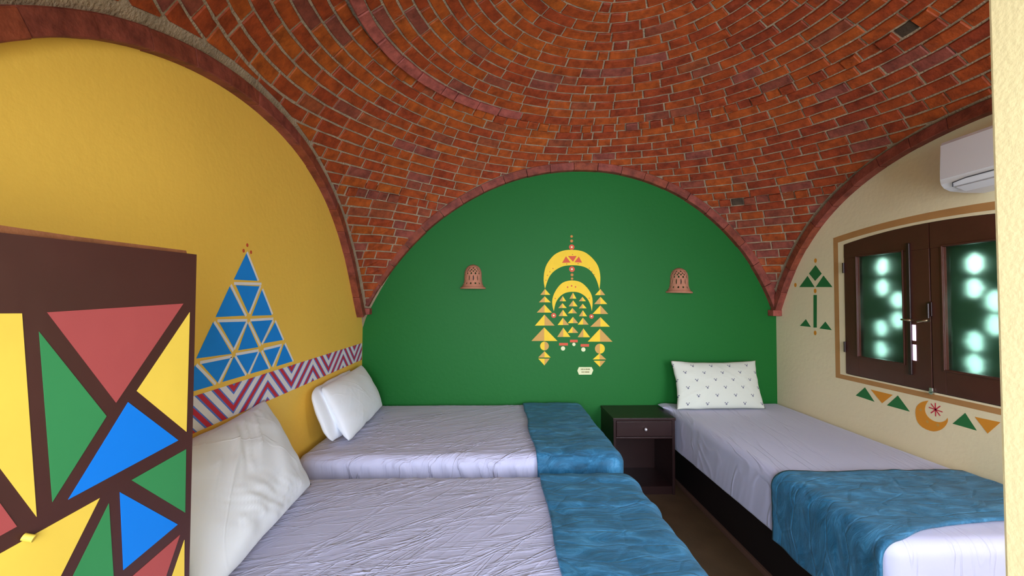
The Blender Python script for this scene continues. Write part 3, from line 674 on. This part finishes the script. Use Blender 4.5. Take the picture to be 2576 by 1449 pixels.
# far bed, along the green wall
bed((.9, 2.65, 0), .03, 1.80, 2.07, 3.225, .592, 'dark-based bed along the green wall, farthest of the two heading the yellow wall')
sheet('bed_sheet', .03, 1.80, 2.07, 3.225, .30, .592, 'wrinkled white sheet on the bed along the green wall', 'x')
blanket('blanket', .8, 1.815, 2.055, 3.23, .27, .600, lambda c: c.x > 1.325, 'teal velvet blanket over the foot of the bed along the green wall',
        lambda p: Vector((.018 * nz3(p.y * 3, p.z * 3, 4) if p.x < 1.36 else 0, 0, 0)), 2)
# near bed
bed((.9, 1.45, 0), .03, 1.80, .96, 1.93, .553, 'dark-based bed in the foreground, nearer of the two heading the yellow wall')
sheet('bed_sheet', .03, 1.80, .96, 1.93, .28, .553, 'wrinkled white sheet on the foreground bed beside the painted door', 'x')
blanket('blanket', .8, 1.815, .945, 1.935, .25, .561, lambda c: c.x > 1.33, 'teal embossed blanket over the foot of the foreground bed',
        lambda p: Vector((.02 * nz3(p.y * 3, p.z * 3, 8) if p.x < 1.37 else 0, 0, 0)), 11, ((1.83, .010, .035), (1.58, .007, .018), (1.50, -.004, .05)))
# right bed, under the window
b3 = bed((3.0, 2.27, 0), 2.495, 3.49, 1.21, 3.245, .592, 'dark-based bed under the window, against the cream wall')
box('plinth', 2.528, 2.55, 1.33, 3.2, 0, .03, mat('plinth_wood', lin(98, 70, 58), .5), b3, .003).matrix_parent_inverse = Matrix.Translation(b3.location).inverted()
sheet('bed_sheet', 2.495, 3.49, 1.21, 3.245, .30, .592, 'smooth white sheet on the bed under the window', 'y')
blanket('blanket', 2.48, 3.495, 1.19, 3.4, .275, .600, lambda c: 1.322 < c.y < 1.79, 'teal blanket draped across the bed under the window',
        lambda p: Vector((0, (.02 * nz3(p.x * 3, p.z * 3, 5) if p.y > 1.75 or p.y < 1.37 else 0) - .115 * max(0, min(1, (1.46 - p.y) / .12)) * math.exp(-((p.x - 2.48) / .22) ** 2), .02 * nz3(p.y * 6, 3, 5) if p.z < .3 else 0)), 21)

def pillow(name, w, h, t, a, b, up, label, m=M_pill, ear=.05, seed=1, crease=1, group='white pillows propped on the beds', n=56, rc=0, near=0, parent=None):
    """a, b: ends of the bottom edge; up: direction of the pillow's height; puffs out both ways"""
    a = Vector(a); b = Vector(b); U = (b - a).normalized(); V = Vector(up).normalized(); N = U.cross(V).normalized(); mid = (a + b) / 2
    vs, fs, uv = [], [], []
    for side in (1, -1):
        for j in range(n + 1):
            for i in range(n + 1):
                u = -1 + 2 * i / n; v = -1 + 2 * j / n
                su = (1 - ear * (1 - v * v)) - (rc + near * (u < 0)) * abs(v) ** 5; sv = (1 - ear * 1.6 * (1 - u * u) * (1 if v > 0 else .2)) - (rc + near * (u < 0)) * .6 * abs(u) ** 6
                th = (max(0, 1 - abs(u) ** 2.6) ** .55) * (max(0, 1 - abs(v) ** 2.6) ** .55)
                d = t / 2 * th
                v_ = v
                d += crease * min(1, th * 2) * (.006 * nz3(u * 3, v * 3, seed) + .012 * ridge(u * .5, v * .4, .9, .07, .5, seed) + .009 * ridge(u * .5, v * .4, 2.2, .05, .4, seed + 3))
                p = mid + U * (u * su * w / 2 + .006 * nz3(v * 3, seed, 1)) + V * ((v * sv + 1) * h / 2 + .006 * nz3(u * 3, seed, 2)) + N * (side * d)
                vs.append(p); uv.append(((u + 1) / 2 * w, (v + 1) / 2 * h))
    m1 = (n + 1) ** 2
    for j in range(n):
        for i in range(n):
            q = j * (n + 1) + i; fs.append((q, q + 1, q + n + 2, q + n + 1)); q += m1; fs.append((q, q + n + 1, q + n + 2, q + 1))
    me = bpy.data.meshes.new(name); me.from_pydata([tuple(v) for v in vs], [], fs)
    ul = me.uv_layers.new(name='u'); 
    for lp in me.loops: ul.data[lp.index].uv = uv[lp.vertex_index]
    bm = bmesh.new(); bm.from_mesh(me); bmesh.ops.remove_doubles(bm, verts=bm.verts, dist=.0012); bmesh.ops.recalc_face_normals(bm, faces=bm.faces); bm.to_mesh(me); bm.free()
    o = link(name, me, m, parent, True)
    if parent is None: tag(o, label, 'pillow', group)
    return o
pillow('pillow', .80, .46, .17, (.275, 1.00, .568), (.235, 1.80, .568), (-.26, 0, .46), 'large creased white pillow against the yellow wall beside the painted door', seed=4, ear=.05, crease=1.5)
pp = pillow('pillow', .86, .36, .16, (.250, 2.24, .615), (.215, 3.10, .615), (-.20, .02, .36), 'smooth white pillow in the corner of the yellow and green walls', seed=9, ear=.02, crease=.5, near=.05)
pillow('pillowcase_flap', .74, .33, .10, (.175, 2.19, .620), (.150, 2.90, .620), (-.16, .02, .36), None, seed=5, ear=-.02, crease=.2, near=.12, parent=pp)
# patterned pillow
M_pat = mat('patterned_pillowcase', lin(232, 232, 214), .8)
n = M_pat.node_tree.nodes; l = M_pat.node_tree.links; p = n['Principled BSDF']
uvn = n.new('ShaderNodeUVMap'); uvn.uv_map = 'u'
def mth(op, a, b=None, c=None):
    q = n.new('ShaderNodeMath'); q.operation = op
    for i, v in enumerate((a, b, c)):
        if v is None: continue
        if isinstance(v, (int, float)): q.inputs[i].default_value = v
        else: l.new(v, q.inputs[i])
    return q.outputs[0]
sx = n.new('ShaderNodeSeparateXYZ'); l.new(uvn.outputs[0], sx.inputs[0])
vv = mth('DIVIDE', sx.outputs[1], .062); row = mth('FLOOR', vv); par = mth('MODULO', row, 2)
uu = mth('ADD', mth('DIVIDE', sx.outputs[0], .155), mth('MULTIPLY', par, .5))
fu = mth('SUBTRACT', mth('FRACT', uu), .5); fv = mth('SUBTRACT', mth('FRACT', vv), .5)
def blob(cu, cv, r):
    du = mth('MULTIPLY', mth('SUBTRACT', fu, cu), .155); dv = mth('MULTIPLY', mth('SUBTRACT', fv, cv), .062)
    return mth('LESS_THAN', mth('ADD', mth('MULTIPLY', du, du), mth('MULTIPLY', dv, dv)), r * r)
mk = mth('MAXIMUM', mth('MAXIMUM', blob(0, 0, .0072), blob(-.07, .16, .0045)), blob(.06, .18, .004))
mx = n.new('ShaderNodeMixRGB'); l.new(mk, mx.inputs[0]); mx.inputs[1].default_value = lin(212, 214, 200); mx.inputs[2].default_value = lin(112, 112, 128)
l.new(mx.outputs[0], p.inputs['Base Color'])
pillow('pillow', .72, .385, .13, (2.535, 3.00, .600), (3.225, 3.02, .600), (.01, .135, .36), 'cream pillow with small grey sprigs, propped on the bed under the window', m=M_pat, seed=14, ear=.055, crease=.8)

# ---------------------------------------------------------------- bedside table
ns_ = thing('bedside_table', (2.225, 3.05, 0), 'dark wood bedside table with one drawer between the beds', 'bedside table')
X0, X1, YA, YB, ZT = 1.985, 2.450, 2.875, 3.252, .572
box('table_top', X0 - .004, X1 + .004, YA - .006, YB, ZT - .022, ZT, M_ns, ns_, .003)
for s in (X0, X1 - .02): box('side_panel', s, s + .02, YA, YB, 0, ZT - .022, M_ns, ns_, .002)
box('back_panel', X0 + .02, X1 - .02, YB - .014, YB, .04, ZT - .022, M_ns, ns_)
box('bottom_panel', X0 + .02, X1 - .02, YA + .01, YB - .014, .04, .06, M_ns, ns_); box('kick_board', X0 + .02, X1 - .02, YA + .012, YA + .03, 0, .04, M_ns, ns_)
box('middle_shelf', X0 + .02, X1 - .02, YA + .002, YB - .014, .415, .430, M_ns, ns_, .002)
dr = box('drawer', X0 + .022, X1 - .022, YA - .002, YB - .03, .434, ZT - .026, M_ns, ns_, .003)
bm = bmesh.new(); cyl(bm, (2.222, YA - .002, .492), (2.222, YA - .014, .492), .005)
bmesh.ops.create_uvsphere(bm, u_segments=16, v_segments=10, radius=.0115, matrix=Matrix.Translation((2.222, YA - .021, .492)))
bm_obj('knob', bm, mat('polished_knob', (.9, .88, .92, 1), .15, 0, 0, 0, 0, .5, .6), dr, True)['label'] = 'small silver knob'
put(ns_)

# ---------------------------------------------------------------- terracotta wall lamps
def sconce(cx, z0, label, rot, sc=1.0):
    root = thing('wall_lamp', (cx, L, z0), label, 'wall lamp', 'terracotta wall lamps')
    H, prof = .205, [(0, .099), (.012, .096), (.03, .085), (.05, .077), (.075, .073), (.11, .072), (.14, .070), (.165, .062), (.185, .048), (.198, .028), (.205, .004)]
    def rad(z):
        for (a, ra), (b, rb) in zip(prof, prof[1:]):
            if z <= b: return ra + (rb - ra) * (z - a) / (b - a)
        return .004
    holes = []
    for k in range(-3, 4): holes.append((k * .50 + rot, .090, .055, .022))
    for k in range(-3, 4): holes.append((k * .50 + rot + .25, .128, .09, .0085)); holes.append((k * .50 + rot + .22, .046, .09, .0075))
    for k in range(-4, 5): holes.append((k * .40 + rot, .146, .085, .0065)); holes.append((k * .44 + rot + .2, .158, .095, .0065)); holes.append((k * .6 + rot, .174, .12, .006))
    NA, NZ_ = 110, 90; vs = []; fs = []
    for j in range(NZ_ + 1):
        z = H * j / NZ_; r = rad(z)
        for i in range(NA + 1):
            a = -math.pi / 2 + math.pi * i / NA; vs.append((r * math.sin(a), -r * math.cos(a) * 1.0, z))
    for j in range(NZ_):
        for i in range(NA):
            a = -math.pi / 2 + math.pi * (i + .5) / NA; z = H * (j + .5) / NZ_
            if any(((a - ha) / (hw if hh > .02 else hw)) ** 2 + ((z - hz) / hh) ** 2 < 1 for ha, hz, hw, hh in holes): continue
            q = j * (NA + 1) + i; fs.append((q, q + 1, q + NA + 2, q + NA + 1))
    o = mesh('lamp_shade', vs, fs, M_terra, root, True); s = o.modifiers.new('thick', 'SOLIDIFY'); s.thickness = .006; s.offset = -1
    vs, fs = [], []
    pr = [(.098, 0), (.106, 0), (.106, .010), (.099, .016), (.094, .016)]
    for i in range(33):
        a = -math.pi / 2 + math.pi * i / 32
        for r, z in pr: vs.append((r * math.sin(a), -r * math.cos(a), z))
    for i in range(32):
        for k in range(5): fs.append((i * 5 + k, i * 5 + (k + 1) % 5, i * 5 + 5 + (k + 1) % 5, i * 5 + 5 + k))
    mesh('rim', vs, fs, M_terra, root, True)
    bm = bmesh.new(); cyl(bm, (0, -.03, .02), (0, -.03, .06), .014); bmesh.ops.create_uvsphere(bm, u_segments=12, v_segments=8, radius=.024, matrix=Matrix.Translation((0, -.03, .09)))
    bm_obj('bulb', bm, M_slit, root, True)
    root.scale = (sc, sc, sc); return root
sconce(.909, 1.540, 'pierced terracotta bell lamp on the green wall, left of the crescent mural', .08, 1.0)
s2 = sconce(2.654, 1.515, 'pierced terracotta bell lamp on the green wall, above the patterned pillow', -.18, 1.05); s2.rotation_euler = (0, math.radians(1.2), 0)

# ---------------------------------------------------------------- small plaque under the mural
pq = thing('wall_plaque', (1.853, L, .858), 'small ivory six-sided plaque low on the green wall under the mural', 'plaque')
bm = bmesh.new(); prism(bm, [(x, L - .008, z) for x, z in PLAQUE], (0, .007, 0)); bm_obj('plate', bm, M_ivory, pq)
bm = bmesh.new(); r_ = random.Random(5)
for z, xa, xb in ((.872, 1.815, 1.888), (.849, 1.822, 1.885)):
    x = xa
    while x < xb:
        w_ = r_.uniform(.004, .007); bx(bm, x, x + w_, L - .0088, L - .0078, z - .006, z + .006); bx(bm, x, x + w_ * 1.5, L - .0088, L - .0078, z - .0015, z + .0015); x += w_ + r_.uniform(.003, .007)
bm_obj('lettering', bm, M_mark, pq); put(pq)

# ---------------------------------------------------------------- air conditioner
ac = thing('air_conditioner', (3.4, 1.3, 2.1), 'white wall-mounted air conditioner high on the cream wall above the window', 'air conditioner')
prof = [(3.499, 2.235), (3.31, 2.235), (3.292, 2.228), (3.286, 2.215), (3.280, 2.10), (3.279, 2.045), (3.284, 2.022), (3.298, 2.004), (3.33, 1.990), (3.40, 1.985), (3.499, 1.985)]
def ac_solid(name, pf, y0, y1, m, bev=.006):
    bm = bmesh.new(); prism(bm, [(x, y0, z) for x, z in pf], (0, y1 - y0, 0)); bmesh.ops.recalc_face_normals(bm, faces=bm.faces)
    es = [e for e in bm.edges if abs((e.verts[0].co.y - e.verts[1].co.y)) < 1e-6]
    bmesh.ops.bevel(bm, geom=es, offset=bev, segments=2, affect='EDGES'); return bm_obj(name, bm, m, ac)
ac_solid('body', prof, .90, 1.722, M_plas, .008)
ac_solid('front_panel', [(3.279, 2.045), (3.275, 2.046), (3.277, 2.10), (3.283, 2.214), (3.288, 2.214), (3.284, 2.1)], .91, 1.712, M_plas, .001)
bm = bmesh.new(); pts = [(1.700 - .03, 2.002, 3.2935), (1.66, 2.018, 3.2815), (1.60, 2.026, 3.2785), (1.2, 2.030, 3.2775), (.93, 2.030, 3.2775)]
for (ya, za, xa), (yb, zb, xb) in zip(pts, pts[1:]): cyl(bm, (xa, ya, za), (xb, yb, zb), .0022, None, 6)
bm_obj('seam', bm, M_slit, ac)
ac_solid('air_flap', [(3.300, 2.000), (3.345, 1.984), (3.345, 1.978), (3.296, 1.996)], .96, 1.66, M_plas, .001)
put(ac)
